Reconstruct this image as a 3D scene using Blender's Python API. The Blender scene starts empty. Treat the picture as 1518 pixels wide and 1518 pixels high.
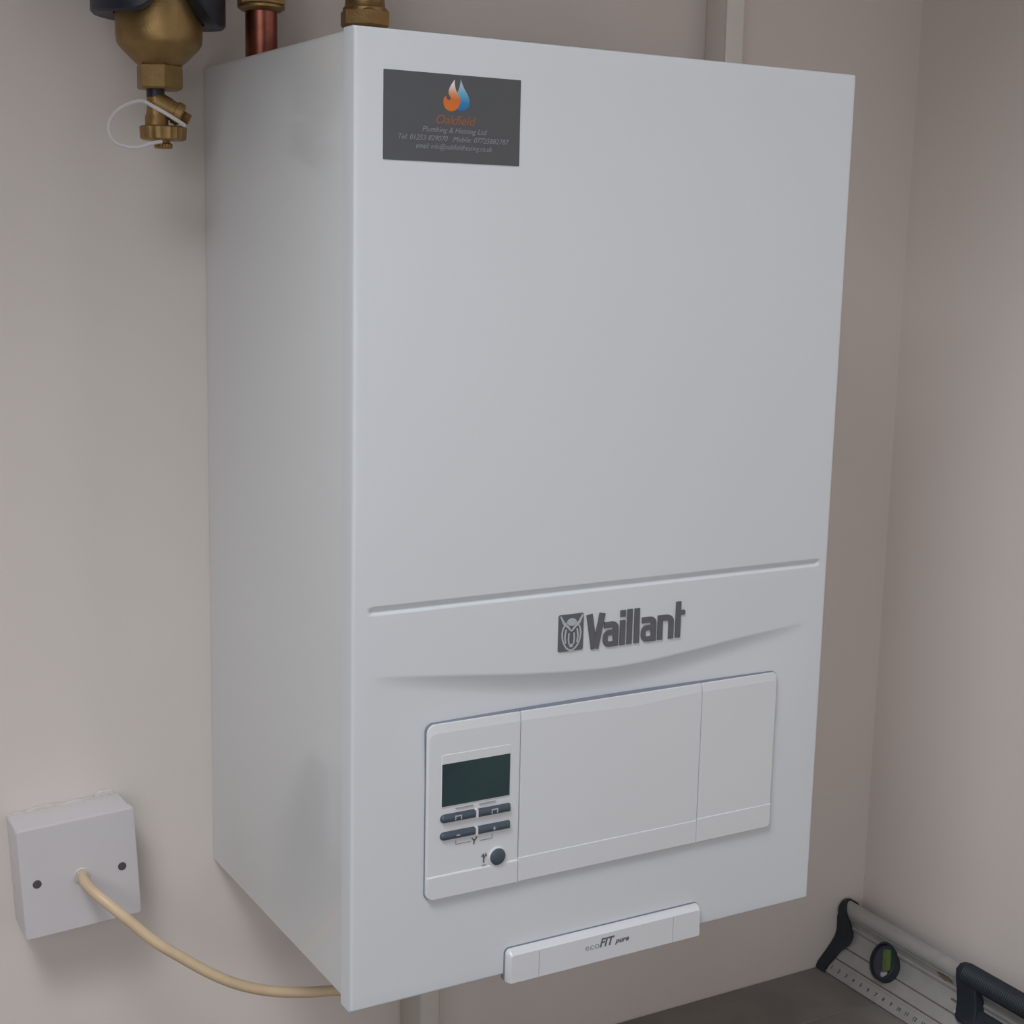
import bpy, bmesh, math, random
import numpy as np
from mathutils import Vector, Matrix, Euler

random.seed(7)
S = bpy.context.scene
COL = S.collection
PI = math.pi

# ------------------------------------------------------------------ camera
CAM = Vector((-0.4261, -1.2514, 0.5610))
RV = ((0.86496763, -0.50131866, 0.02259652),        # image right
      (-0.06829852, -0.16221177, -0.98438948),      # image down
      (0.49715824, 0.84992173, -0.17454725))        # view direction
FPX = 2245.06
cam_data = bpy.data.cameras.new('camera')
cam = bpy.data.objects.new('camera', cam_data)
COL.objects.link(cam)
r, d, v = (Vector(a).normalized() for a in RV)
M = Matrix(((r.x, -d.x, -v.x, CAM.x), (r.y, -d.y, -v.y, CAM.y), (r.z, -d.z, -v.z, CAM.z), (0, 0, 0, 1)))
cam.matrix_world = M
cam_data.sensor_width = 36
cam_data.lens = FPX / 1518 * 36
cam_data.clip_start = 0.02
S.camera = cam

# ------------------------------------------------------------------ world, lights, exposure
S.view_settings.view_transform = 'Standard'
S.view_settings.look = 'None'
S.view_settings.gamma = 1
S.view_settings.use_curve_mapping = False
S.view_settings.exposure = 0.05
wd = bpy.data.worlds.new('world')
S.world = wd
wd.use_nodes = True
bg = wd.node_tree.nodes['Background']
bg.inputs[0].default_value = (0.88, 0.92, 1.0, 1)
bg.inputs[1].default_value = 0.05

def area(name, loc, target, sx, sy, power, color):
    l = bpy.data.lights.new(name, 'AREA')
    l.shape = 'RECTANGLE'; l.size = sx; l.size_y = sy
    l.energy = power; l.color = color
    o = bpy.data.objects.new(name, l); COL.objects.link(o)
    o.location = loc
    o.rotation_euler = (Vector(target) - Vector(loc)).to_track_quat('-Z', 'Y').to_euler()
    return o
# unseen area lamps fitted to surface tones: overhead daylight, added rear and right fills
area('overhead_daylight', (-0.9, -0.9, 2.0), (0, -0.5, 0), 0.8, 0.5, 23, (0.93, 0.965, 1.0))
area('overhead_daylight', (-0.9, -1.1, 1.7), (0, -0.3, 0.2), 0.7, 0.5, 10, (0.93, 0.965, 1.0))
area('overhead_daylight', (-0.8, -1.9, 2.6), (0, 0, 0), 1.0, 1.0, 7, (0.93, 0.965, 1.0))
area('rear_left_fill', (-1.6, -2.6, 0.9), (0, 0, 0.1), 1.4, 1.4, 10.5, (0.98, 0.985, 1.0))  # added unseen fill from behind left
area('rear_low_fill', (-0.3, -2.4, 0.1), (0.2, 0, 0), 1.6, 0.8, 4.4, (1.0, 0.98, 0.96))  # added unseen fill, lifts the dark low areas
area('rear_right_fill', (1.7, -3.1, 0.6), (0.2, -0.3, 0.4), 1.6, 1.8, 26, (0.95, 0.97, 1.0))  # added unseen fill, for the left-to-right fade on the boiler front

# ------------------------------------------------------------------ materials
def mat(name, color, rough=0.5, metal=0.0, coat=0.0, coat_rough=0.1, spec=0.5, noise=0.0, nscale=40.0,
        bump=0.0, bscale=200.0, color2=None, detail=4.0, rnoise=0.0):
    m = bpy.data.materials.new(name); m.use_nodes = True
    nt = m.node_tree; b = nt.nodes['Principled BSDF']
    b.inputs['Base Color'].default_value = (*color, 1)
    b.inputs['Roughness'].default_value = rough
    b.inputs['Metallic'].default_value = metal
    b.inputs['Coat Weight'].default_value = coat
    b.inputs['Coat Roughness'].default_value = coat_rough
    b.inputs['Specular IOR Level'].default_value = spec
    tc = nt.nodes.new('ShaderNodeTexCoord')
    if noise or color2:
        n = nt.nodes.new('ShaderNodeTexNoise'); n.inputs['Scale'].default_value = nscale
        n.inputs['Detail'].default_value = detail
        nt.links.new(tc.outputs['Object'], n.inputs['Vector'])
        mx = nt.nodes.new('ShaderNodeMix'); mx.data_type = 'RGBA'
        c2 = color2 if color2 else tuple(c * (1 - noise) for c in color)
        mx.inputs['A'].default_value = (*color, 1); mx.inputs['B'].default_value = (*c2, 1)
        rp = nt.nodes.new('ShaderNodeValToRGB')
        rp.color_ramp.elements[0].position = 0.35; rp.color_ramp.elements[1].position = 0.65
        nt.links.new(n.outputs['Fac'], rp.inputs[0]); nt.links.new(rp.outputs[0], mx.inputs['Factor'])
        nt.links.new(mx.outputs['Result'], b.inputs['Base Color'])
    if rnoise:
        n3 = nt.nodes.new('ShaderNodeTexNoise'); n3.inputs['Scale'].default_value = 25
        nt.links.new(tc.outputs['Object'], n3.inputs['Vector'])
        mr = nt.nodes.new('ShaderNodeMapRange'); mr.inputs['To Min'].default_value = rough - rnoise
        mr.inputs['To Max'].default_value = rough + rnoise
        nt.links.new(n3.outputs['Fac'], mr.inputs['Value']); nt.links.new(mr.outputs['Result'], b.inputs['Roughness'])
    if bump:
        n2 = nt.nodes.new('ShaderNodeTexNoise'); n2.inputs['Scale'].default_value = bscale
        n2.inputs['Detail'].default_value = 3
        nt.links.new(tc.outputs['Object'], n2.inputs['Vector'])
        bp = nt.nodes.new('ShaderNodeBump'); bp.inputs['Strength'].default_value = bump
        bp.inputs['Distance'].default_value = 0.001
        nt.links.new(n2.outputs['Fac'], bp.inputs['Height']); nt.links.new(bp.outputs['Normal'], b.inputs['Normal'])
    return m

def ramp_mat(name, stops, z0, z1, rough=0.4):
    """printed vertical colour blend, in the object's own coordinates"""
    m = bpy.data.materials.new(name); m.use_nodes = True
    nt = m.node_tree; b = nt.nodes['Principled BSDF']; b.inputs['Roughness'].default_value = rough
    tc = nt.nodes.new('ShaderNodeTexCoord'); sp = nt.nodes.new('ShaderNodeSeparateXYZ')
    mr = nt.nodes.new('ShaderNodeMapRange'); mr.inputs['From Min'].default_value = z0; mr.inputs['From Max'].default_value = z1
    rp = nt.nodes.new('ShaderNodeValToRGB')
    els = rp.color_ramp.elements
    while len(els) < len(stops): els.new(0.5)
    for e, (p, c) in zip(els, stops): e.position = p; e.color = (*c, 1)
    nt.links.new(tc.outputs['Object'], sp.inputs[0]); nt.links.new(sp.outputs['Z'], mr.inputs['Value'])
    nt.links.new(mr.outputs['Result'], rp.inputs[0]); nt.links.new(rp.outputs[0], b.inputs['Base Color'])
    return m

def L(r, g, b):      # sRGB 0-255 to linear
    return tuple(((c / 255 + 0.055) / 1.055) ** 2.4 if c > 10 else c / 255 / 12.92 for c in (r, g, b))

M_wall = mat('wall_paint', (0.72, 0.655, 0.618), 0.75, noise=0.02, nscale=6, bump=0.10, bscale=260, spec=0.3)
M_ceil = mat('ceiling_paint', (0.70, 0.68, 0.66), 0.8, noise=0.02, nscale=6)
M_trunk = mat('white_pvc', (0.76, 0.71, 0.67), 0.45, noise=0.03, nscale=20)
M_boxing = mat('painted_boxing', (0.66, 0.61, 0.57), 0.6, noise=0.03, nscale=10)
M_boiler = mat('white_enamel_front', (0.65, 0.675, 0.71), 0.35, coat=0.5, coat_rough=0.12, noise=0.01, nscale=5)
M_side = mat('white_enamel_side', (0.685, 0.71, 0.73), 0.35, coat=1.0, coat_rough=0.07, noise=0.015, nscale=5)
M_plastic = mat('white_plastic', (0.68, 0.69, 0.72), 0.35, coat=0.3, coat_rough=0.2, noise=0.01, nscale=9)
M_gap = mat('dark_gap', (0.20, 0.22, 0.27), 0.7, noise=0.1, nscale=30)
M_key = mat('grey_rubber_key', L(70, 80, 92), 0.45, noise=0.06, nscale=60)
M_print = mat('grey_print', L(96, 98, 106), 0.6, noise=0.05, nscale=60)
M_print2 = mat('pale_print', L(150, 154, 160), 0.6, noise=0.05, nscale=60)
M_lcd = mat('dark_teal_display_glass', L(42, 60, 66), 0.14, color2=L(48, 68, 70), nscale=18, spec=0.5)
M_badge = mat('dark_grey_badge', L(94, 94, 99), 0.4, noise=0.06, nscale=60)
M_silver = mat('silver_print', L(176, 182, 190), 0.4, noise=0.04, nscale=60)
M_card = mat('charcoal_card', L(80, 81, 85), 0.38, noise=0.05, nscale=30)
M_ctext = mat('pale_card_print', L(140, 140, 148), 0.5, noise=0.05, nscale=90)
M_corange = mat('orange_card_print', L(142, 94, 68), 0.5, noise=0.05, nscale=90)
M_brass = mat('brass', (0.36, 0.235, 0.10), 0.46, metal=0.9, color2=(0.28, 0.18, 0.075), nscale=60, bump=0.15, bscale=500, rnoise=0.06)
M_brassd = mat('dull_cast_brass', (0.38, 0.245, 0.105), 0.48, metal=0.8, color2=(0.30, 0.18, 0.07), nscale=90, bump=0.3, bscale=500)
M_copper = mat('copper', (0.28, 0.095, 0.065), 0.36, metal=0.95, color2=(0.14, 0.045, 0.035), nscale=45, rnoise=0.08)
M_black = mat('black_plastic', L(32, 38, 50), 0.42, noise=0.15, nscale=40)
M_strap = mat('white_nylon', (0.62, 0.59, 0.60), 0.4, noise=0.03, nscale=40)
M_socket = mat('white_moulded_plastic', (0.64, 0.61, 0.63), 0.30, coat=0.3, noise=0.02, nscale=20)
M_hole = mat('dark_screw', L(84, 76, 82), 0.5, noise=0.2, nscale=300)
M_cable = mat('cream_flex', (0.66, 0.50, 0.33), 0.42, noise=0.10, nscale=50)
M_plaster = mat('bare_plaster', (0.68, 0.63, 0.59), 0.9, noise=0.12, nscale=150, bump=0.8, bscale=350)
M_alu = mat('brushed_aluminium', (0.42, 0.412, 0.405), 0.45, metal=0.25, noise=0.10, nscale=60, rnoise=0.08)
M_aluline = mat('dark_groove', (0.17, 0.13, 0.10), 0.6, noise=0.2, nscale=80)  # dark brown base colour for the groove lines
M_stain = mat('dried_plaster_smear', (0.20, 0.16, 0.12), 0.8, noise=0.3, nscale=120)
M_vial = mat('green_vial', L(80, 104, 46), 0.2, noise=0.2, nscale=90, coat=0.5)
M_vialb = mat('vial_back', L(58, 62, 74), 0.35, noise=0.1, nscale=90)
M_tick = mat('scale_print', L(70, 70, 74), 0.6, noise=0.1, nscale=90)
M_rubber = mat('black_rubber', L(34, 42, 52), 0.55, noise=0.15, nscale=60, bump=0.2)
M_grout = mat('pale_grout', (0.275, 0.255, 0.24), 0.9, noise=0.15, nscale=120)
M_tile = mat('grey_brown_stone', (0.245, 0.222, 0.205), 0.6, color2=(0.195, 0.176, 0.162), nscale=14, detail=6, bump=0.2, bscale=120)

# ------------------------------------------------------------------ helpers
def link(name, me, m=None, parent=None, smooth=False):
    o = bpy.data.objects.new(name, me); COL.objects.link(o)
    if m is not None:
        for mm in (m if isinstance(m, (list, tuple)) else [m]): me.materials.append(mm)
    if parent is not None: o.parent = parent
    if smooth:
        bm = bmesh.new(); bm.from_mesh(me)
        for f in bm.faces: f.smooth = True
        for e in bm.edges:
            if len(e.link_faces) == 2:
                a = e.calc_face_angle(0)
                if a > math.radians(38) or (a > 0.01 and any(len(f.verts) > 5 for f in e.link_faces)): e.smooth = False
        bm.to_mesh(me); bm.free()
    return o

def mesh(name, vs, fs, m, parent=None, smooth=False, fm=None):
    me = bpy.data.meshes.new(name)
    me.from_pydata([tuple(v) for v in vs], [], fs)
    o = link(name, me, m, parent, smooth)
    if fm is not None: me.polygons.foreach_set('material_index', fm)
    me.update()
    return o

def empty(name, loc=(0, 0, 0), rot=(0, 0, 0)):
    o = bpy.data.objects.new(name, None); COL.objects.link(o)
    o.location = loc; o.rotation_euler = rot; o.empty_display_size = 0.05
    return o

def tag(o, label=None, cat=None, group=None, kind=None):
    if label: o['label'] = label
    if cat: o['category'] = cat
    if group: o['group'] = group
    if kind: o['kind'] = kind
    return o

class G:
    """collects geometry for one mesh"""
    def __init__(s): s.v = []; s.f = []; s.m = []
    def add(s, vs, fs, mi=0):
        n = len(s.v); s.v += [tuple(p) for p in vs]
        s.f += [tuple(i + n for i in f) for f in fs]; s.m += [mi] * len(fs)
        return s
    def box(s, x0, x1, y0, y1, z0, z1, b=0.0, mi=0):
        if b <= 0:
            vs = [(x, y, z) for x in (x0, x1) for y in (y0, y1) for z in (z0, z1)]
            return s.add(vs, [(0, 1, 3, 2), (4, 6, 7, 5), (0, 4, 5, 1), (2, 3, 7, 6), (0, 2, 6, 4), (1, 5, 7, 3)], mi)
        # rounded box: outline in x-y, bevelled towards z ends, 3 segments
        rings = []
        seg = 3
        for (zz, ins) in [(z0 + b * (1 - math.cos(k * PI / 2 / seg)), b * (1 - math.sin(k * PI / 2 / seg))) for k in range(seg + 1)] + \
                         [(z1 - b * (1 - math.cos((seg - k) * PI / 2 / seg)), b * (1 - math.sin((seg - k) * PI / 2 / seg))) for k in range(seg + 1)]:
            rings.append([(x, y, zz) for x, y in rrect(x0 + ins, x1 - ins, y0 + ins, y1 - ins, max(b - ins, 1e-5), 3)])
        return s.rings(rings, mi)
    def rings(s, rings, mi=0, cap0=True, cap1=True, closed=True):
        n = len(rings[0]); vs = [p for rg in rings for p in rg]; fs = []
        for k in range(len(rings) - 1):
            for i in range(n if closed else n - 1):
                j = (i + 1) % n
                fs.append((k * n + i, k * n + j, (k + 1) * n + j, (k + 1) * n + i))
        if cap0: fs.append(tuple(reversed(range(n))))
        if cap1: fs.append(tuple((len(rings) - 1) * n + i for i in range(n)))
        return s.add(vs, fs, mi)
    def lathe(s, prof, c=(0, 0, 0), n=40, mi=0, axis=None, wob=None):
        """prof: (radius, height) from bottom to top"""
        R = Matrix.Identity(3) if axis is None else Vector(axis).normalized().to_track_quat('Z', 'Y').to_matrix()
        c = Vector(c); rings = []
        for k, (rr, h) in enumerate(prof):
            rings.append([tuple(c + R @ Vector((rr * (wob(2 * PI * i / n, k) if wob else 1) * math.cos(2 * PI * i / n),
                                               rr * (wob(2 * PI * i / n, k) if wob else 1) * math.sin(2 * PI * i / n), h))) for i in range(n)])
        return s.rings(rings, mi)
    def hexnut(s, c, rad, h, ch=0.0015, axis=None, n=6, mi=0, rot=0.0):
        R = Matrix.Identity(3) if axis is None else Vector(axis).normalized().to_track_quat('Z', 'Y').to_matrix()
        c = Vector(c)
        def ring(rr, z): return [tuple(c + R @ Vector((rr * math.cos(2 * PI * i / n + rot), rr * math.sin(2 * PI * i / n + rot), z))) for i in range(n)]
        return s.rings([ring(rad - ch, 0), ring(rad, ch), ring(rad, h - ch), ring(rad - ch, h)], mi)
    def tube(s, pts, rad, n=12, sub=6, mi=0, cap=True):
        P = [Vector(p) for p in pts]
        if sub > 1 and len(P) > 2:
            Q = []
            for i in range(len(P) - 1):
                p0 = P[max(i - 1, 0)]; p1 = P[i]; p2 = P[i + 1]; p3 = P[min(i + 2, len(P) - 1)]
                for k in range(sub):
                    t = k / sub
                    Q.append(0.5 * ((2 * p1) + (p2 - p0) * t + (2 * p0 - 5 * p1 + 4 * p2 - p3) * t * t + (-p0 + 3 * p1 - 3 * p2 + p3) * t ** 3))
            Q.append(P[-1]); P = Q
        T = [(P[min(i + 1, len(P) - 1)] - P[max(i - 1, 0)]).normalized() for i in range(len(P))]
        u = T[0].orthogonal().normalized(); rings = []
        for i, p in enumerate(P):
            u = (u - T[i] * u.dot(T[i])).normalized(); w = T[i].cross(u)
            rr = rad(i / (len(P) - 1)) if callable(rad) else rad
            rings.append([tuple(p + (u * math.cos(2 * PI * k / n) + w * math.sin(2 * PI * k / n)) * rr) for k in range(n)])
        return s.rings(rings, mi, cap, cap)
    def build(s, name, m, parent=None, smooth=False):
        return mesh(name, s.v, s.f, m, parent, smooth, s.m)

def rrect(x0, x1, y0, y1, r, seg=4, radii=None, topn=1):
    """rounded rectangle outline, counter-clockwise, radii bl, br, tr, tl"""
    rs = radii or (r, r, r, r); out = []
    for (cx, cy, a0, rr) in ((x0, y0, PI, rs[0]), (x1, y0, 1.5 * PI, rs[1]), (x1, y1, 0, rs[2]), (x0, y1, 0.5 * PI, rs[3])):
        ox = cx + (rr if cx == x0 else -rr); oy = cy + (rr if cy == y0 else -rr)
        for k in range(seg + 1):
            a = a0 + k / seg * PI / 2
            out.append((ox + rr * math.cos(a), oy + rr * math.sin(a)))
        if cx == x1 and cy == y1 and topn > 1:
            xa = out[-1][0]; xb = x0 + rs[3]
            for k in range(1, topn): out.append((xa + (xb - xa) * k / topn, y1))
    return out

def slab(name, x0, x1, z0, z1, yb, yf, m, parent, radii=(0.001,) * 4, top=0.0012, bot=0.0008, left=0.0008, right=0.0008,
         drop=0.0012, topf=None, topn=1, seg=5, extra=None, edge=0.0006):
    """panel standing proud towards -Y, back plane yb, front plane yf; top edge falls back by 'drop' over 'top'"""
    def ring(t, y, rd):
        rr = tuple(max(q - rd, 0.00012) for q in radii)
        pts = rrect(x0 + t[0], x1 - t[1], z0 + t[2], z1 - t[3], 0, seg, rr, topn)
        return [(x, y, z) for x, z in pts]
    base = ring((0, 0, 0, 0), yb, 0)
    r1 = ring((0, 0, 0, 0), yf + drop, 0)
    e = edge
    r2 = ring((e * .35, e * .35, e * .35, e * .5), yf + drop * 0.45, e * .35)
    r3 = ring((left, right, bot, top), yf, min(left, right))
    if topf:
        zt = z1 - top
        r3 = [(x, y, z - topf(x) if abs(z - zt) < 1e-6 else z) for x, y, z in r3]
    g = G(); rings = [base, r1, r2, r3]
    rings = [list(reversed(q)) for q in rings]
    g.rings(rings)
    return g.build(name, m, parent, smooth=True)

def stroke(g, pts, w, y0, y1, closed=False, mi=0):
    """flat ribbon of width w through (x, z) points, extruded from y0 (back) to y1 (front)"""
    P = [Vector((a, b)) for a, b in pts]; n = len(P); Lf = []; Rt = []
    ws = list(w) + [w[-1]] * n if isinstance(w, (list, tuple)) else [w] * n
    for i in range(n):
        a = P[(i - 1) % n] if (closed or i > 0) else None
        b = P[(i + 1) % n] if (closed or i < n - 1) else None
        if a is None: t = (b - P[i]).normalized(); k = 1
        elif b is None: t = (P[i] - a).normalized(); k = 1
        else:
            t1 = (P[i] - a).normalized(); t2 = (b - P[i]).normalized(); t = (t1 + t2).normalized()
            k = min(1 / max(t.dot(t1), 0.35), 2.2)
        nn = Vector((-t.y, t.x)) * (ws[i] / 2 * k)
        Lf.append(P[i] + nn); Rt.append(P[i] - nn)
    vs = []; fs = []
    for i in range(n):
        for q in (Lf[i], Rt[i]):
            vs.append((q.x, y1, q.y)); vs.append((q.x, y0, q.y))
    # per i: 0 Lfront 1 Lback 2 Rfront 3 Rback
    rng = n if closed else n - 1
    for i in range(rng):
        a = 4 * i; b = 4 * ((i + 1) % n)
        fs += [(a, a + 2, b + 2, b), (a + 1, b + 1, b + 3, a + 3), (a, b, b + 1, a + 1), (a + 2, a + 3, b + 3, b + 2)]
    if not closed:
        fs += [(0, 1, 3, 2), (4 * n - 4, 4 * n - 2, 4 * n - 1, 4 * n - 3)]
    k_ = 0.00006 * getattr(g, 'layer', 0); g.layer = getattr(g, 'layer', 0) + 1
    g.add([(a, b - k_ if abs(b - y1) < 1e-9 else b, c) for a, b, c in vs], fs, mi)

def poly(g, pts, y0, y1, mi=0):
    n = len(pts)
    g.rings([[(x, y0, z) for x, z in pts], [(x, y1, z) for x, z in pts]], mi)

def text_geo(g, body, x, z, w, h, y, shear=0.0, bold=0.0, depth=0.0002, mi=0, space=1.0):
    """lettering fitted into a box: lower-left corner (x, z), width w, cap height by h (size), front plane y"""
    cu = bpy.data.curves.new('text', 'FONT'); cu.body = body; cu.size = h; cu.shear = shear; cu.offset = bold
    cu.extrude = depth / 2; cu.resolution_u = 3; cu.space_character = space
    o = bpy.data.objects.new('text', cu); COL.objects.link(o)
    dg = bpy.context.evaluated_depsgraph_get(); dg.update()
    me = bpy.data.meshes.new_from_object(o.evaluated_get(dg))
    xs = [v.co.x for v in me.vertices]; lo, hi = min(xs), max(xs); k = w / (hi - lo)
    vs = [(x + (v.co.x - lo) * k, y - v.co.z, z + v.co.y) for v in me.vertices]
    fs = [tuple(p.vertices) for p in me.polygons]
    g.add(vs, fs, mi)
    bpy.data.objects.remove(o); bpy.data.curves.remove(cu); bpy.data.meshes.remove(me)

def bez(p0, p1, p2, n=8):
    return [((1 - t) ** 2 * p0[0] + 2 * t * (1 - t) * p1[0] + t * t * p2[0], (1 - t) ** 2 * p0[1] + 2 * t * (1 - t) * p1[1] + t * t * p2[1]) for t in [k / n for k in range(n + 1)]]

# ------------------------------------------------------------------ the room
XR, ZF, ZC = 0.803, -0.27, 1.10
XL, YF = -1.9, -2.3
tag(G().box(XL, XR + 0.1, 0, 0.1, ZF - 0.05, ZC + 0.1).build('wall_back', M_wall), kind='structure')
tag(G().box(XR, XR + 0.1, YF, 0, ZF - 0.05, ZC + 0.1).build('wall_right', M_wall), kind='structure')
tag(G().box(XL, XR + 0.1, -0.55, 0.1, ZC, ZC + 0.1).build('ceiling_baffle', M_ceil), kind='structure')  # unseen slab; height and front edge set to shade the upper wall
fl = tag(G().box(XL, XR, YF, 0, ZF - 0.05, ZF - 0.0012).build('floor', M_grout), kind='structure')
tx, ty = 0.60, 0.30
tile_me = {}
xb = [XR - 0.003 - 0.56 - 0.6 * k for k in range(-1, 5)]
for i in range(5):
    x1 = XR - 0.001 if i == 0 else 0.243 - 0.6 * (i - 1)
    x0 = 0.243 - 0.6 * i
    x0 = max(x0, XL)
    for j in range(8):
        y1 = -0.001 if j == 0 else -0.098 - 0.3 * (j - 1)
        y0 = -0.098 - 0.3 * j
        if y0 < YF: continue
        key = (round(x1 - x0, 3), round(y1 - y0, 3))
        if key not in tile_me:
            w2, h2 = (x1 - x0) / 2 - 0.0012, (y1 - y0) / 2 - 0.0012
            g = G(); c = 0.0008
            g.rings([[(sx * (w2 - i2), sy * (h2 - i2), zz) for sx, sy in ((-1, -1), (1, -1), (1, 1), (-1, 1))] for zz, i2 in ((-0.008, 0), (-c, 0), (0, c))])
            t = g.build('tile', M_tile, fl); tile_me[key] = t.data
        else:
            t = bpy.data.objects.new('tile', tile_me[key]); COL.objects.link(t); t.parent = fl
        t.location = ((x0 + x1) / 2, (y0 + y1) / 2, ZF)

# conduit boxed down the wall, behind the boiler's right side, and a painted boxing under the boiler
g = G().box(0.514, 0.534, -0.031, -0.0005, 0.45, ZC - 0.001, 0.0015)
tr = g.build('cable_trunking', M_wall, smooth=True)
tag(tr, 'narrow white vertical trunking on the wall above the right half of the boiler', 'trunking')
c_ = G().box(0.5136, 0.5346, -0.0345, -0.0320, 0.45, ZC - 0.001, 0.0008).build('lid', M_trunk, tr, True)
g = G().box(0.190, 0.2115, -0.046, -0.0005, ZF + 0.0005, 0.06, 0.003)
tag(g.build('pipe_boxing', M_boxing, smooth=True), 'painted vertical pipe boxing on the wall just below the boiler', 'boxing')

# ------------------------------------------------------------------ boiler
W, D, H = 0.4382, 0.3039, 0.70
boiler = tag(empty('wall_boiler', (0, 0, 0)), 'large white wall-hung gas boiler with digital control panel and dark maker lettering', 'boiler')

def casing():
    g = G(); b = 0.003
    # rounded along the depth direction: outline in x-z
    o = rrect(0.0008, W - 0.0008, 0.0045, H - 0.0012, b, 4)
    g.rings([[(x, y, z) for x, z in reversed(o)] for y in (-0.0006, -0.2868)])
    return g.build('casing', M_side, boiler, True)
casing()

# front cover: a pressed sheet as a height field with the rounded rim, the groove and the sweeping step
ZS = [(0.0, .2560), (.031, .2532), (.097, .2463), (.135, .2420), (.174, .2388), (.217, .2367), (.25, .2375), (.282, .2399), (.35, .2467), (.407, .2513), (.438, .253)]
def front_cover():
    rim = 0.0022
    ed = [0, .00015, .0004, .0008, .0012, .0017, .0022]
    xs = np.concatenate([ed, np.arange(0.0042, W - 0.004, 0.0022), [W - e for e in reversed(ed)]])
    zs = np.concatenate([ed, np.arange(0.010, 0.150, 0.008), np.arange(0.150, 0.296, 0.0012), np.arange(0.2965, 0.3085, 0.0004), np.arange(0.312, H - 0.008, 0.02), [H - e for e in reversed(ed)]])
    X, Z = np.meshgrid(xs, zs)
    dx = np.maximum(0, rim - np.minimum(X, W - X)); dz = np.maximum(0, rim - np.minimum(Z, H - Z))
    q = np.minimum(rim, np.hypot(dx, dz)); off = rim - np.sqrt(np.maximum(rim * rim - q * q, 0))
    # groove
    ends = np.clip((X - 0.0135) / 0.004, 0, 1) * np.clip((0.4290 - X) / 0.004, 0, 1); ends = np.sin(ends * PI / 2)
    up = np.clip((0.3062 - Z) / 0.0040, 0, 1); dn = np.clip((Z - 0.2990) / 0.0032, 0, 1)
    sm = lambda t: t * t * (3 - 2 * t)
    off = off + 0.0030 * ends * np.minimum(sm(up), sm(dn))
    # sweep
    zs_ = np.interp(X, [a for a, _ in ZS], [b for _, b in ZS])
    k = np.ones(13) / 13
    zline = zs_[0]; zline = np.convolve(np.pad(zline, 6, mode='edge'), k, 'valid'); zs_ = np.tile(zline, (len(zs), 1))
    bump = np.clip(np.sin(PI * np.clip((X - 0.015) / 0.405, 0, 1)), 0, 1) ** 0.9
    wdt = 0.007 + 0.014 * bump
    t = zs_ - Z
    desc = np.where(t > 0, np.sin(PI / 2 * np.clip(t / wdt, 0, 1)), 0)
    # small softening of the brow
    desc = desc * np.clip(t / 0.0014, 0, 1)
    rec = np.clip((t - wdt) / 0.08, 0, 1); rec = sm(rec)
    off = off + 0.0060 * bump * desc * (1 - rec)
    Y = -D + off
    nz, nx = X.shape
    V = np.stack([X, Y, Z], -1).reshape(-1, 3)
    idx = np.arange(nz * nx).reshape(nz, nx)
    F = np.stack([idx[:-1, :-1], idx[:-1, 1:], idx[1:, 1:], idx[1:, :-1]], -1).reshape(-1, 4)
    per = list(idx[0, :]) + list(idx[1:, -1]) + list(idx[-1, -2::-1]) + list(idx[-2:0:-1, 0])
    n0 = len(V); back = V[per].copy(); back[:, 1] = -0.2868
    V = np.concatenate([V, back]); np_ = len(per)
    fs = [tuple(f) for f in F.tolist()]
    for i in range(np_):
        j = (i + 1) % np_
        fs.append((per[j], per[i], n0 + i, n0 + j))
    fs.append(tuple(n0 + i for i in reversed(range(np_))))
    return mesh('front_cover', V.tolist(), fs, M_boiler, boiler, True)
front_cover()

YP = -D - 0.0036          # face of the control panel
YB = -D + 0.0070          # back of the control panel (sunk in the cover)
# shadow gap round the panel, painted as a dark plate a hair larger
slab('panel_gap_shade', .0590, .3877, .0761, .2132, YB, -D - 0.0012, M_gap, boiler, radii=(.006, .004, .004, .006), drop=0.0002, top=0.0003, bot=.0002, left=.0002, right=.0002)
cu = slab('control_unit', .0594, .1380, .0766, .2129, YB, YP, M_plastic, boiler, radii=(.006, .0006, .0006, .0065), top=0.0070, drop=0.0020, bot=0.0008, left=0.0012, right=0.0003)
# crease line across the flap, dipping in the middle
CR = [(.1385, .2060), (.19, .2050), (.2135, .2040), (.238, .2030), (.262, .2040), (.285, .2052), (.3089, .2062)]
def flap_top(x): return 0.2129 - 0.0070 - float(np.interp(x, [a for a, _ in CR], [b - 0.0 for _, b in CR]))
fp = slab('centre_flap', .1386, .3089, .0766, .2129, YB, YP, M_plastic, boiler, radii=(.0006,) * 4, top=0.0070, drop=0.0020, bot=0.0008, left=0.0003, right=0.0003, topf=flap_top, topn=30)
sc = slab('side_flap', .3094, .3874, .0766, .2129, YB, YP, M_plastic, boiler, radii=(.0006, .004, .0045, .0006), top=0.0070, drop=0.0020, bot=0.0008, left=0.0003, right=0.0010)
# lower strips, proud of the faces by under a millimetre
slab('lower_strip', .0594, .1380, .0768, .0955, YP + .002, YP - 0.0009, M_plastic, cu, radii=(.0055, .0004, .0004, .0006), top=0.0012, drop=0.0008, bot=.0006, left=.001, right=.0003)
slab('lower_strip', .1386, .3089, .0768, .0968, YP + .002, YP - 0.0004, M_plastic, fp, radii=(.0004,) * 4, top=0.0009, drop=0.0006, bot=.0006, left=.0003, right=.0003)
slab('lower_strip', .3094, .3874, .0768, .0978, YP + .002, YP - 0.0004, M_plastic, sc, radii=(.0004, .0038, .0004, .0004), top=0.0009, drop=0.0006, bot=.0006, left=.0003, right=.0008)
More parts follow.
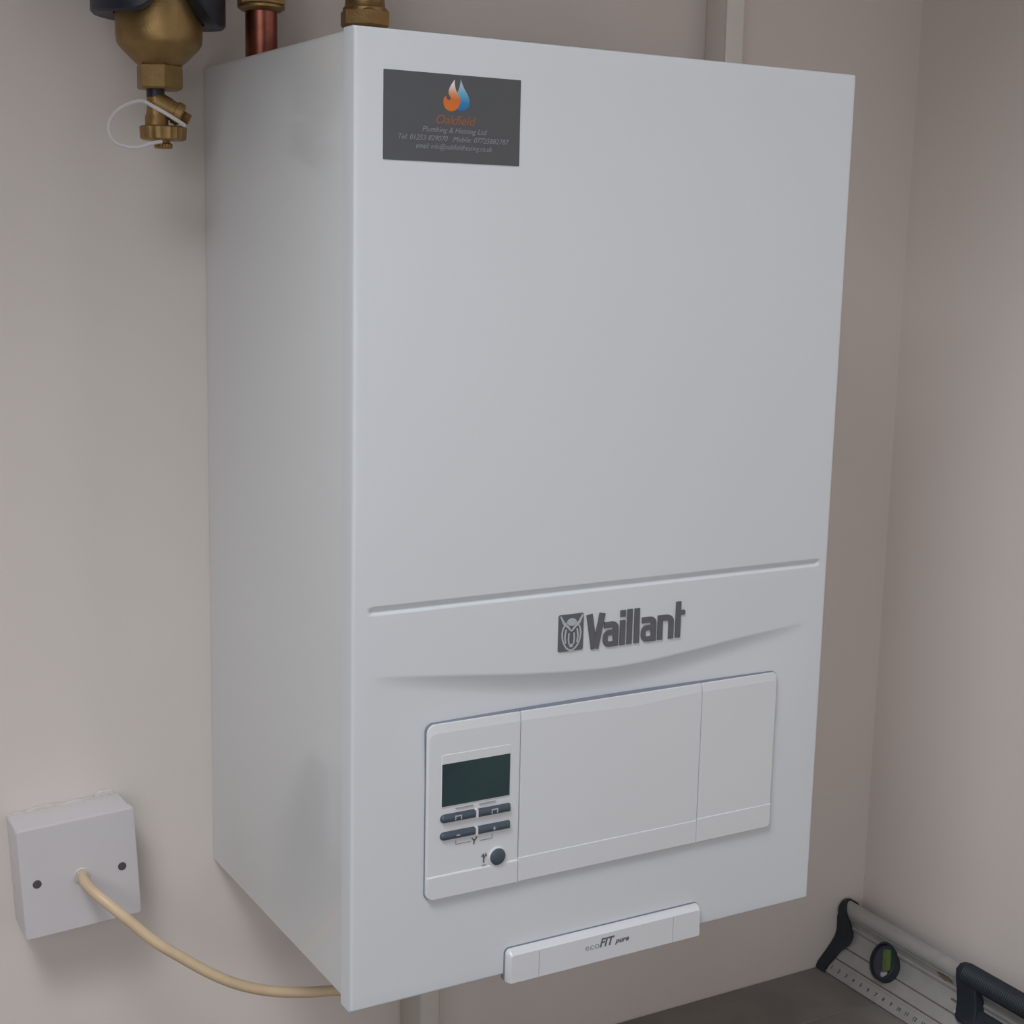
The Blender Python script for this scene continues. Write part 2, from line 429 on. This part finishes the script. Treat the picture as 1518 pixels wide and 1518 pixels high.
# display and its raised pale frame bar
slab('display_frame', .0708, .1300, .1475, .1892, YP + .001, YP - 0.0003, M_plastic, cu, radii=(.001, .001, .002, .002), top=0.0006, drop=0.0003)
slab('display', .0714, .1292, .1489, .1818, YP + .001, YP - 0.0007, M_lcd, cu, radii=(.0004,) * 4, top=0.0002, drop=0.0002, bot=.0002, left=.0002, right=.0002)['label'] = 'dark teal display glass'

def key(x0, x1, z0, z1, left_round, icon):
    g = G(); h = (z1 - z0) / 2
    rl = h * .98 if left_round else h * .35; rr_ = h * .35 if left_round else h * .25
    # rounded bar: cross section arcs
    rings = []
    for k in range(5):
        a = k / 4 * PI / 2; ins = h * 0.85 * (1 - math.cos(a)); y = YP - 0.0004 - 0.0026 * math.sin(a)
        rd = (max(rl - ins, 1e-4), max(rr_ - ins, 1e-4), max(rr_ - ins, 1e-4), max(rl - ins, 1e-4))
        ii = ins * 0.6
        rings.append([(x, y, z) for x, z in reversed(rrect(x0 + ii, x1 - ii, z0 + ins, z1 - ins, 0, 4, rd))])
    rings.insert(0, [(p[0], YP + 0.001, p[2]) for p in rings[0]])
    g.rings(rings)
    cx = (x0 + x1) / 2 - 0.0006; cz = (z0 + z1) / 2; yy = YP - 0.0026
    if icon == 'square':
        stroke(g, [(cx - .0024, cz - .0016), (cx - .0024, cz + .0014), (cx + .0024, cz + .0014), (cx + .0024, cz - .0016)], 0.0008, yy, yy - 0.0006, mi=1)
    elif icon == 'minus':
        stroke(g, [(cx - .0015, cz), (cx + .0015, cz)], 0.0009, yy, yy - 0.0006, mi=1)
    else:
        stroke(g, [(cx - .0013, cz), (cx + .0013, cz)], 0.0008, yy, yy - 0.0006, mi=1)
        stroke(g, [(cx, cz - .0014), (cx, cz + .0014)], 0.0008, yy, yy - 0.0006, mi=1)
    return g.build('key', [M_key, M_silver], cu, True)
key(.0702, .0996, .1362, .1428, True, 'square')
key(.1020, .1298, .1359, .1425, False, 'square')
key(.0702, .0996, .1226, .1290, True, 'minus')
key(.1020, .1298, .1223, .1287, False, 'plus')
for z in (.1395, .1258):
    g = G(); g.lathe([(0.0001, 0.0016), (0.0010, 0.0012), (0.0013, 0.0)], (.1008, YP, z), 14, axis=(0, -1, 0))
    g = G()
    poly(g, list(reversed(rrect(.0998, .1018, z - .0034, z + .0032, .0009, 3))), YP, YP - 0.0022)
    g.build('key_bridge', M_plastic, cu, True)
# round reset key with its collar
def ellring(cx, cz, rx, rz, y, n=28): return [(cx + rx * math.cos(-2 * PI * i / n), y, cz + rz * math.sin(-2 * PI * i / n)) for i in range(n)]
rk = G(); rk.rings([ellring(.1196, .1012, r_, r_, y) for r_, y in ((.0078, YP + .001), (.0078, YP - .0010), (.0072, YP - .0014))])
rk.build('reset_key_collar', M_plastic, cu, True)
rk = G(); rk.rings([ellring(.1196, .1014, r_, r_, y) for r_, y in ((.0066, YP + .001), (.0066, YP - .0018), (.0058, YP - .0026), (.0035, YP - .0030), (.0008, YP - .0031))])
rk.build('reset_key', M_key, cu, True)
# printed symbols: bracket with spanner mark under the keys, flame mark beside the round key
g = G(); yy = YP - 0.0001
stroke(g, [(.0838, .1205), (.0838, .1175), (.0965, .1175)], .0006, yy, yy - .0002)
stroke(g, [(.1150, .1200), (.1150, .1168), (.1045, .1168)], .0006, yy, yy - .0002)
stroke(g, [(.0975, .1200), (.0990, .1180), (.1005, .1184), (.1018, .1206)], .0010, yy, yy - .0002, mi=1)
stroke(g, [(.0998, .1184), (.0990, .1150)], .0010, yy, yy - .0002, mi=1)
stroke(g, [(.1060, .1035), (.1075, .1050), (.1080, .1010), (.1078, .0985)], .0009, yy, yy - .0002, mi=1)
stroke(g, [(.1080, .1020), (.1098, .1050), (.1102, .1035)], .0009, yy, yy - .0002, mi=1)
stroke(g, [(.1062, .0965), (.1098, .0965)], .0006, yy, yy - .0002)
stroke(g, [(.083, .1462), (.098, .1462)], .0005, yy, yy - .0004)
stroke(g, [(.103, .1462), (.117, .1462)], .0005, yy, yy - .0004)
tag(g.build('printed_symbols', [M_print2, M_print], cu), kind='stuff')

# name bar at the lower edge
slab('bar_gap_shade', .1297, .3158, -.0046, .0224, -D + .003, -D - .0010, M_gap, boiler, radii=(.001, .001, .003, .004), drop=.0002, top=.0002, bot=.0002, left=.0002, right=.0002)  # dark plate painted as the shadow gap round the bar
nb = slab('name_bar', .1305, .3158, -.0052, .0217, -D + .004, -D - 0.0078, M_plastic, boiler, radii=(.0008, .0008, .003, .004), top=0.0036, drop=0.0056, bot=0.0006, left=0.0022, right=0.0018, edge=0.0012)
nb['label'] = 'protruding white name bar at the bottom edge of the boiler front'
for x in (.1575, .2865):
    G().box(x - .00012, x + .00012, -D - 0.00795, -D - 0.0074, -.0045, .0178).build('seam', M_print2, nb)
g = G(); yn = -D - 0.0079
text_geo(g, 'eco', .2003, .0072, .0135, .0078, yn, bold=0.0, mi=1)
text_geo(g, 'FIT', .2142, .0075, .0142, .0100, yn, shear=0.25, bold=0.00028, mi=0)
text_geo(g, 'pure', .2290, .0076, .0135, .0060, yn, shear=0.3, bold=0.00018, mi=0)
g.build('lettering', [M_print, M_print2], nb)
nb.children[-1]['label'] = 'small printed product wording'

# badge: dark square with a silver hare-in-egg emblem
YD = -D - 0.0009
bd = slab('badge', .1712, .1938, .2545, .2836, -D + .002, YD, M_badge, boiler, radii=(.0015,) * 4, top=0.0004, drop=0.0004, bot=.0003, left=.0003, right=.0003)
g = G(); cx, cz = .1826, .2668; y0, y1 = YD + .0002, YD - .0003
stroke(g, [(cx + .0083 * math.sin(a) * (1 - .12 * math.cos(a)), cz - .0115 * math.cos(a)) for a in [2 * PI * k / 36 for k in range(36)]], .0013, y0, y1, True)
poly(g, [(cx + .0042 * math.cos(-a), .2775 + .0030 * math.sin(-a)) for a in [2 * PI * k / 20 for k in range(20)]], y0, y1 - .0004)
stroke(g, [(cx - .0100, .2826), (cx - .0070, .2770), (cx - .0028, .2735), (cx, .2700)], [.0012, .0022, .0020, .0006], y0, y1)
stroke(g, [(cx + .0100, .2826), (cx + .0070, .2770), (cx + .0028, .2735), (cx, .2700)], [.0012, .0022, .0020, .0006], y0, y1)
for sx in (-1, 1):
    stroke(g, [(cx + sx * .0050, .2720), (cx + sx * .0058, .2665), (cx + sx * .0052, .2610)], .0013, y0, y1)
    stroke(g, [(cx + sx * .0022, .2690), (cx + sx * .0026, .2640), (cx + sx * .0020, .2600)], .0011, y0, y1)
poly(g, [(cx + .0018 * math.cos(-a), .2590 + .0014 * math.sin(-a)) for a in [2 * PI * k / 16 for k in range(16)]], y0, y1)
g.build('emblem', M_silver, bd)

# maker lettering, each letter a raised piece
def letter(strokes):
    g = G()
    for pts, w in strokes: stroke(g, pts, w, -D + .0015, -D - .0011)
    return g.build('letter', M_badge, boiler)
bz = .2538; xh = .2738; cap = .2815; w = .0048
letter([([(.1990, cap), (.2040, bz)], .0054), ([(.2052, bz), (.2110, cap)], .0052)])
def a_(x0, x1):
    m = w
    return [([(x0 + .0008, xh - m / 2)] + bez((x1 - .006, xh - m / 2), (x1 - m / 2, xh - m / 2), (x1 - m / 2, xh - .006), 6) + [(x1 - m / 2, bz)], m),
            ([(x1 - m / 2, bz + .0112)] + bez((x0 + .005, bz + .0112), (x0 + m / 2 - .0002, bz + .0112), (x0 + m / 2 - .0002, bz + .0066), 5) + bez((x0 + m / 2 - .0002, bz + .0060), (x0 + m / 2 - .0002, bz + .0021), (x0 + .006, bz + .0021), 5) + [(x1 - m / 2, bz + .0021)], .0042)]
letter(a_(.2120, .2262))
letter([([(.2302, bz), (.2302, xh)], w), ([(.2302, xh + .0027), (.2302, xh + .0080)], w * .98)])
letter([([(.2367, bz), (.2367, cap + .0004)], w)])
letter([([(.2436, bz), (.2436, cap + .0004)], w)])
letter(a_(.2478, .2622))
letter([([(.2662, bz), (.2662, xh)], w), ([(.2662, xh - w / 2)] + bez((.2715, xh - w / 2), (.2768, xh - w / 2), (.2768, xh - .0062), 6) + [(.2768, bz)], w)])
letter([([(.2836, bz), (.2836, cap + .0018)], w), ([(.2836, xh), (.2892, xh + .0004)], .0040), ([(.2892, xh - .0015), (.2892, xh + .0020)], .0016)])

# business card sticker
YS = -D - 0.0005
st = slab('sticker', .0212, .1272, .6149, .6736, -D + .0002, YS, M_card, boiler, radii=(.0004,) * 4, top=.0001, drop=.0001, bot=.0001, left=.0001, right=.0001)
st['label'] = 'charcoal business card sticker with a flame and drop logo, upper left of the front'
def F(px, py):   # position of the logo on the card: crop frame of the card to metres
    return (.0212 + (px - 115) / 1275 * .1060, .6736 - (py - (88 + (px - 115) * .0695)) / 835 * .0587)
M_flame = ramp_mat('flame_print', [(0, L(214, 116, 24)), (0.55, L(206, 104, 34)), (0.75, L(214, 150, 100)), (1, L(232, 222, 220))], .6450, .6668)
M_drop = ramp_mat('drop_print', [(0, L(34, 84, 150)), (0.45, L(38, 120, 176)), (0.75, L(96, 165, 200)), (1, L(170, 190, 200))], .6450, .6668)
def shape(name, ctrl, m, y):
    g = G(); pts = []
    for p0, p1, p2 in ctrl: pts += bez(F(*p0), F(*p1), F(*p2), 7)[:-1]
    poly(g, list(reversed(pts)), YS + .0001, y)
    a = sum(pts[i][0] * pts[(i + 1) % len(pts)][1] - pts[(i + 1) % len(pts)][0] * pts[i][1] for i in range(len(pts)))
    return g.build(name, m, st)
shape('drop_logo', [((815, 175), (835, 250), (875, 310)), ((875, 310), (915, 390), (890, 440)), ((890, 440), (850, 490), (790, 465)), ((790, 465), (770, 400), (785, 300)), ((785, 300), (810, 250), (815, 175))], M_drop, YS - .00015)
shape('flame_logo', [((758, 180), (752, 230), (775, 290)), ((775, 290), (830, 360), (806, 420)), ((806, 420), (780, 478), (730, 478)), ((730, 478), (660, 470), (655, 390)), ((655, 390), (652, 350), (680, 335)),
                     ((680, 335), (685, 375), (715, 372)), ((715, 372), (735, 360), (705, 320)), ((705, 320), (690, 270), (758, 180))], M_flame, YS - .00022)
def card_text(body, px0, px1, py, h, m, shear=0.3, bold=0.0):
    g = G(); x0, z0 = F(px0, py + (px0 - px0)); x1, _ = F(px1, py)
    # baseline follows the card's own horizontal
    zz = .6736 - (py - 88 - 0) / 835 * .0587
    text_geo(g, body, x0, zz, x1 - x0, h, YS - .0002, shear=shear, bold=bold, depth=.0001)
    o = g.build('print', m, st); return o
# py given at the card's left edge level (slope removed)
card_text('Oakfield', 590, 965, 560, .0088, M_corange, bold=0.0001)
card_text('Plumbing & Heating Ltd', 465, 1070, 640, .0050, M_ctext)
card_text('Tel: 01253 829070   Mobile: 07725882787', 250, 1285, 722, .0050, M_ctext)
card_text('email: info@oakfieldheating.co.uk', 410, 1125, 800, .0050, M_ctext)

# ------------------------------------------------------------------ pipes above the boiler
def pipe(name, x, y, label, ringz, nut):
    root = tag(empty(name, (x, y, H)), label, 'pipe', 'pipes rising above the boiler')
    g = G(); g.lathe([(.0124, -0.0010), (.0125, 0.0), (.0125, ZC - H - .001)], (0, 0, 0), 40)
    g.build('pipe_run', M_copper, root, True)
    if nut == 'coupling':
        g = G(); g.lathe([(.0126, .0335), (.0150, .0340), (.0182, .0362), (.0184, .0380)], (0, 0, 0), 44)
        g.hexnut((0, 0, .0378), .0196, .020, .0015, rot=.35)
        g.lathe([(.0165, .056), (.0168, .058), (.0168, .075), (.0160, .077)], (0, 0, 0), 44)
        g.hexnut((0, 0, .075), .0196, .020, .0015, rot=.1)
        g.build('coupling', M_brass, root, True)
    else:
        g = G(); g.hexnut((0, 0, .0295), .0205, .0135, .0016, rot=.30); g.build('hex_nut', M_brassd, root, True)
        g = G(); g.lathe([(.0178, .041), (.0178, .0440), (.0164, .0455), (.0158, .050), (.0158, .072), (.0145, .074)], (0, 0, 0), 44)
        g.build('fitting_body', M_brass, root, True)
        g = G(); g.hexnut((0, 0, .072), .0205, .0135, .0016, rot=.1); g.build('hex_nut', M_brassd, root, True)
    return root
pipe('copper_pipe', .0172, -.090, 'copper pipe with a brass coupling rising from the boiler beside the brass filter', 0, 'coupling')
pipe('copper_pipe', .1054, -.090, 'pipe with a large brass hex nut rising above the upper left corner of the front', 0, 'nut')

# ------------------------------------------------------------------ dirt filter with its drain cock
FX, FY = -.0612, -.080
ft = tag(empty('dirt_filter', (FX, FY, .628)), 'brass and black magnetic dirt filter on the pipework left of the boiler', 'filter')
z = lambda a: a - .628
g = G(); g.lathe([(.0150, z(.6875)), (.0172, z(.6890)), (.0200, z(.6915)), (.0300, z(.7015)), (.0318, z(.7045)), (.0325, z(.7100)), (.0325, z(.800)), (.030, z(.806)), (.018, z(.812)), (.018, z(.85))], (0, 0, 0), 56)
g.build('brass_bowl', M_brass, ft, True)
g = G(); g.hexnut((0, 0, z(.6705)), .0180, .0185, .0014, rot=.42); g.build('hex_boss', M_brass, ft, True)
g = G(); g.lathe([(.0068, z(.6645)), (.0068, z(.6710))], (-.0035, 0, 0), 24); g.build('seal', M_black, ft, True)
g = G(); g.lathe([(.0125, z(.85)), (.0125, ZC - .629)], (0, 0, 0), 32); g.build('riser', M_copper, ft, True)
def sleeve():
    n = 96; g = G(); th0 = math.atan2(-1, -.12) + .12
    def zb(a):
        dd = (a - th0 + PI) % (2 * PI) - PI
        return z(.7205) - .0035 * math.cos(dd - .8) + .026 * math.exp(-(dd / (.50 if dd > 0 else .40)) ** 2)
    rings = []
    for kind, rr in (('t', .034), ('t', .0485), ('t2', .0495), ('b3', .0500), ('b2', .0498), ('b', .0480), ('bi', .034), ('t', .034)):
        ring = []
        for i in range(n):
            a = 2 * PI * i / n; lob = 1 + .03 * math.cos(2 * a - .9)
            zz = {'t': z(.815), 't2': z(.812), 'b3': zb(a) + .006, 'b2': zb(a) + .002, 'b': zb(a), 'bi': zb(a) + .002}[kind]
            q = rr * (lob if rr > .04 else 1)
            ring.append((q * math.cos(a), q * math.sin(a), zz))
        rings.append(ring)
    g.rings([list(reversed(q)) for q in rings], cap0=False, cap1=False)
    return g.build('magnet_sleeve', M_black, ft, True)
sleeve()
# drain cock
dc = G(); bx = -.0020
dc.lathe([(.0088, z(.6430)), (.0088, z(.6500)), (.0074, z(.6540)), (.0070, z(.6648))], (bx - .001, 0, 0), 28)
dv = dc.build('drain_cock', M_brassd, ft, True)
g = G(); g.lathe([(.0150, z(.6330)), (.0168, z(.6340)), (.0174, z(.6425)), (.0160, z(.6436)), (.0090, z(.6440))], (bx + .004, 0, 0), 60, wob=lambda a, k: 1 + .03 * math.cos(20 * a))
g.build('knurled_cap', M_brassd, dv, True)
g = G(); g.lathe([(.0050, z(.6310)), (.0050, z(.6335))], (bx + .004, 0, 0), 20); g.lathe([(.0058, z(.6268)), (.0066, z(.6276)), (.0066, z(.6302)), (.0058, z(.6310))], (bx + .004, 0, 0), 40, wob=lambda a, k: 1 + .05 * math.cos(14 * a))
g.build('outlet_ring', M_brassd, dv, True)
ax = Vector((.80, -.25, -.42)).normalized(); o0 = Vector((bx - .001, -.001, z(.6610)))
g = G(); g.lathe([(.0082, -.002), (.0082, .009), (.0076, .0105), (.0076, .0145), (.0088, .0150), (.0088, .0200), (.0066, .0212)], tuple(o0), 30, axis=ax)
g.hexnut(tuple(o0 + ax * .0205), .0042, .0070, .0006, axis=ax, n=4)
g.build('spindle', M_brassd, dv, True)
# thin white strap looped through the drain cock
def PX(px, py, Y):
    dd = r * ((px - 759) / FPX) + d * ((py - 759) / FPX) + v
    return CAM + dd * ((Y - CAM.y) / dd.y)
loop = [(274, 186, -.104), (262, 178, -.106), (244, 167, -.105), (226, 157, -.102), (212, 150, -.096), (196, 152, -.090), (176, 162, -.084), (163, 178, -.080), (161, 194, -.080), (168, 208, -.082), (184, 216, -.086), (204, 218, -.090), (222, 213, -.092), (240, 209.5, -.0915)]
g = G(); g.tube([PX(a, b, c) - Vector((FX, FY, .628)) for a, b, c in loop], .0015, 8, 6)
g.build('strap', M_strap, ft, True)['label'] = 'thin white plastic strap loop'

# ------------------------------------------------------------------ cable outlet on the wall
so = tag(empty('cable_outlet', (-.1290, 0, .0340), (0, math.radians(-3.0), 0)), 'white square surface-mounted flex outlet plate with two dark screws on the left wall', 'outlet')
def rbox_y(g, hx, hz, ya, yb, r_, b):
    rings = []
    for y, ins in ((ya, 0), (yb + b, 0), (yb + b * .3, b * .3), (yb, b)):
        rings.append([(x, y, zz) for x, zz in reversed(rrect(-hx + ins, hx - ins, -hz + ins, hz - ins, max(r_ - ins, 2e-4), 4))])
    g.rings(rings)
g = G(); rbox_y(g, .0476, .0470, -.0004, -.0330, .002, .0006); g.build('back_box', M_socket, so, True)
g = G(); rbox_y(g, .0464, .0458, -.0330, -.0345, .002, .0002); g.build('joint', M_print2, so, True)
g = G(); rbox_y(g, .0487, .0482, -.0345, -.0430, .0025, .0012); g.build('face_plate', M_socket, so, True)
for px, py in ((55, 1311), (181, 1284)):
    p = PX(px, py, -.043)
    q = so.matrix_basis.inverted() @ p
    g = G(); g.rings([[(q.x + rr * math.cos(-2 * PI * i / 20), y, q.z + rr * math.sin(-2 * PI * i / 20)) for i in range(20)] for rr, y in ((.0036, -.0420), (.0036, -.0433), (.0030, -.0436))])
    g.build('screw', M_hole, so, True)
p = so.matrix_basis.inverted() @ PX(121, 1298, -.043)
g = G(); g.rings([[(p.x + rr * math.cos(-2 * PI * i / 24), y, p.z + rr * math.sin(-2 * PI * i / 24)) for i in range(24)] for rr, y in ((.0070, -.0420), (.0070, -.0436), (.0062, -.0442), (.0052, -.0436))])
g.build('cable_entry', M_socket, so, True)
# ragged plaster edge above the box
g = G()
rng = random.Random(3); prev = None; top = []; bot = []
N = 46
for i in range(N + 1):
    x = -.0470 + .0900 * i / N
    hgt = .0012 + .0012 * rng.random() + (.0035 if i > N - 9 else 0) + (.0012 if 10 < i < 22 else 0)
    if i in (0, N): hgt = .001
    top.append((x, hgt)); 
rings = []
for yy, k in ((-.0003, 1.0), (-.0016, .75), (-.0021, .3), (-.0021, 0)):
    rings.append([(x, yy, .0469 + h_ * k) for x, h_ in top])
vs = [p_ for rg in rings for p_ in rg]; fs = []
for k in range(3):
    for i in range(N): fs.append((k * (N + 1) + i, (k + 1) * (N + 1) + i, (k + 1) * (N + 1) + i + 1, k * (N + 1) + i + 1))
g.add(vs, fs); pe = g.build('plaster_edge', M_plaster, so, False)
pe['label'] = 'ragged bare plaster line along the top of the box'

cab = [(121, 1298, -.036), (122, 1299, -.044), (126, 1307, -.052), (138, 1321, -.064), (158, 1338, -.076), (190, 1364, -.088), (230, 1396, -.097), (270, 1420, -.103), (312, 1443, -.107), (355, 1460, -.110), (400, 1469, -.112), (445, 1471, -.113), (490, 1468.5, -.114), (535, 1462, -.116)]
P = [PX(*c) for c in cab]
P += [Vector((.128, -.122, -.066)), Vector((.150, -.128, -.045)), Vector((.158, -.130, -.018)), Vector((.159, -.130, .0046))]
P = [P[0]] + P[1:]
g = G(); g.tube(P, .0046, 16, 6)
tag(g.build('flex_cable', M_cable, None, True), 'cream round flex running from the wall outlet plate under the boiler', 'cable')

# ------------------------------------------------------------------ levelling board on the floor against the right wall
B0 = Vector((.7425, 0, -.269)); Ld = Vector((-.02, -1, 0)).normalized()
Ud = Vector((.5668, -.0113, .8237)).normalized(); Nd = Ld.cross(Ud).normalized()
lv = bpy.data.objects.new('spirit_level', None); COL.objects.link(lv)
lv.matrix_basis = Matrix(((Ld.x, Ud.x, Nd.x, B0.x), (Ld.y, Ud.y, Nd.y, B0.y), (Ld.z, Ud.z, Nd.z, B0.z), (0, 0, 0, 1)))
tag(lv, 'aluminium levelling board with black grip and round vial leaning in the floor corner', 'spirit level')
# local axes: x along the board, y up its width (s), z out of its face (t)
def arc(cy, cz, rr, a0, a1, n): return [(cy + rr * math.cos(a0 + (a1 - a0) * k / n), cz + rr * math.sin(a0 + (a1 - a0) * k / n)) for k in range(n + 1)]
prof = [(.0000, .0010), (-.0036, .0004), (-.0044, .0030), (-.0036, .0064), (.0000, .0066), (.0142, .0046), (.0147, .0036), (.0157, .0034), (.0163, .0042), (.0300, .0020), (.0306, .0010), (.0316, .0009), (.0322, .0017),
        (.0430, .0018), (.0520, .0050), (.0536, .0076), (.0552, .0086), (.0564, .0080), (.0600, .0110), (.0628, .0155)] + arc(.0722, .0115, .0098, PI * .86, 0, 16) + arc(.0730, .0040, .0090, -PI * .05, -PI / 2, 6) + [(.060, -.0040), (.040, -.0030), (.020, -.0020)]
L0, L1 = .006, .80
g = G()
g.rings([[(x, s_, t_) for s_, t_ in prof] for x in (L0, L1)])
g.build('beam', M_alu, lv, True)
g = G()
for s0, tt in ((.0152, .0036), (.0311, .0011)): G().box(L0, L1, s0 - .0006, s0 + .0006, tt - .0006, tt + .0001).build('groove_line', M_aluline, lv)
# end cap: outline follows the section, with a swelling in the middle; pressed against the back wall
def cap_mesh(name, x0, sgn, xw):
    outl = [(-.0055, .0000), (-.0055, .0080), (.0000, .0088), (.0140, .0062), (.0260, .0044), (.0370, .0040), (.0440, .0062), (.0510, .0110), (.0580, .0165)] + arc(.0722, .0115, .0118, PI * .80, 0, 10) + [(.0845, .0000), (.0800, -.0068), (.060, -.0055), (.040, -.0042), (.020, -.0032)]
    def width(s_):
        return float(np.interp(s_, [-.006, .0148, .0211, .027, .032, .040, .048, .055, .0607, .0658, .0748, .082, .09], [.0148, .0155, .0160, .021, .0250, .0275, .0270, .0225, .0175, .0150, .0105, .0035, .0020]))
    g = G(); r0 = []; r1 = []; r2 = []
    cs = sum(p[0] for p in outl) / len(outl); ct = .002
    for s_, t_ in outl:
        r0.append((x0, cs + (s_ - cs) * .97, ct + (t_ - ct) * .95)); r1.append((x0 + sgn * .002, s_, t_)); r2.append((x0 + sgn * width(s_) * xw, s_, t_))
    g.rings([r0, r1, r2])
    return g.build(name, M_rubber, lv, True)
cap_mesh('end_cap', .0015, 1, 1.0)
cap_mesh('end_cap', .804, -1, 1.0)
# vial: black oval ring, grey backing, green tube
vc = (.0880, .0405); ua = Vector((-.52, .854)).normalized(); ub = Vector((ua.y, -ua.x))
def ov(a_ax, b_ax, zz, n=36, squ=0.0):
    out = []
    for i in range(n):
        t = 2 * PI * i / n
        q = ua * (a_ax * math.sin(t)) + ub * (b_ax * math.cos(t) * (1 - squ * math.sin(t)))
        out.append((vc[0] + q.x, vc[1] + q.y, zz))
    return out
g = G(); g.rings([ov(.0222, .0172, .000), ov(.0222, .0172, .0135), ov(.0214, .0165, .0144), ov(.0196, .0150, .0144), ov(.0190, .0144, .0125), ov(.0190, .0144, .0100)], cap0=True, cap1=False)
vr = g.build('vial_ring', M_rubber, lv, True)
g = G(); g.rings([ov(.0191, .0145, .0050), ov(.0191, .0145, .0110)]); g.build('vial_backing', M_vialb, vr, True)
g = G(); c0 = Vector((vc[0] + .0052, vc[1] + .0026)); a0 = c0 - ua * .0125; a1 = c0 + ua * .0115
g.tube([(a0.x, a0.y, .0112), (a1.x, a1.y, .0112)], .0062, 16, 1); g.build('vial_tube', M_vial, vr, True)['label'] = 'green bubble vial'
g = G(); b0 = c0 - ua * .0140 - ub * .004; g.lathe([(.0045, 0), (.0045, .001), (.0030, .0018)], (b0.x, b0.y, .0110), 20); g.build('vial_window', M_silver, vr, True)
# printed scale
g = G(); ys = .0040
def txt_level(g, body, x, s_, h):
    cu = bpy.data.curves.new('text', 'FONT'); cu.body = body; cu.size = h; cu.align_x = 'CENTER'; cu.resolution_u = 2; cu.offset = .00022
    o = bpy.data.objects.new('text', cu); COL.objects.link(o)
    dg = bpy.context.evaluated_depsgraph_get(); dg.update()
    me = bpy.data.meshes.new_from_object(o.evaluated_get(dg))
    g.add([(x + q.co.x, s_ + q.co.y, .00660 - (s_ + q.co.y) * .1408 + .00012) for q in me.vertices], [tuple(p.vertices) for p in me.polygons])
    bpy.data.objects.remove(o); bpy.data.curves.remove(cu); bpy.data.meshes.remove(me)
for k in range(1, 46):
    x = .0100 + .0123 * k
    if x < .40: txt_level(g, str(k % 100), x, .0026, .0060)
for k in range(1, 330):
    x = .0100 + .00123 * k; ln = .0022 if k % 10 == 0 else (.0016 if k % 5 == 0 else .0010)
    a = .0120
    f_ = lambda s_: .00660 - s_ * .1408 + .0001
    g.add([(x - .0001, a, f_(a)), (x + .0001, a, f_(a)), (x + .0001, a - ln, f_(a - ln)), (x - .0001, a - ln, f_(a - ln))], [(0, 1, 2, 3)])
tag(g.build('printed_scale', M_tick, lv), kind='stuff')
# dried smears beside the grip
g = G()
def smear(cx, cy, rx, ry, zf, seed):
    rg = random.Random(seed); n = 18
    ring = [(cx + rx * (0.7 + .5 * rg.random()) * math.cos(2 * PI * i / n), cy + ry * (0.7 + .5 * rg.random()) * math.sin(2 * PI * i / n)) for i in range(n)]
    g.add([(x, y, zf(y) + .0003) for x, y in ring] + [(cx, cy, zf(cy) + .0005)], [(i, (i + 1) % n, n) for i in range(n)])
smear(.172, .0600, .012, .0030, lambda y: float(np.interp(y, [.0564, .060, .0628, .066], [.0080, .0110, .0155, .0195])), 4)
smear(.190, .0440, .008, .0016, lambda y: float(np.interp(y, [.043, .052], [.0018, .0050])), 9)
g.build('dried_smear', M_stain, lv)
# grip: D-shaped handle standing proud of the face
hd = G()
x0, x1 = .196, .345
def post(x0, x1, sk):
    rings = []
    for s_, t0, t1, ex in ((.0270, .002, .008, 0.004), (.0285, .001, .0105, 0.0015), (.032, .000, .0118, 0), (.045, .000, .0165, 0), (.056, .003, .0245, 0), (.066, .008, .0330, 0), (.074, .014, .0375, 0), (.0810, .018, .0370, 0.002), (.0850, .022, .0340, 0.005), (.0866, .025, .0300, 0.009)):
        dx = sk * float(np.interp(s_, [.027, .05, .087], [.0070, .0040, -.0010]))
        rings.append([(a + dx, s_, b) for a, b in rrect(x0 + ex, x1 - ex, t0, t1, .0028, 3)])
    hd.rings([list(reversed(q)) for q in rings])
post(x0, x0 + .028, 1); post(x1 - .028, x1, -1)
hd.box(x0 + .018, x1 - .018, .0270, .0495, .0015, .0120, .002)
hb = hd.build('handle', M_rubber, lv, True)
g = G(); nr = 46
def rad(t): return .0112 + .0006 * math.cos(t * nr * 2 * PI)
pts = [(x0 + .012 + (x1 - x0 - .024) * k / 184,   .0752, .0285) for k in range(185)]
g.tube(pts, rad, 20, 1); g.build('grip', M_rubber, hb, True)
for s_, t_ in ((.061, .0262), (.0345, .0118)): G().lathe([(.0018, 0), (.0018, .0006), (.0010, .0010)], (x0 + .0060, s_, t_), 14).build('handle_screw', M_alu, hb, True)
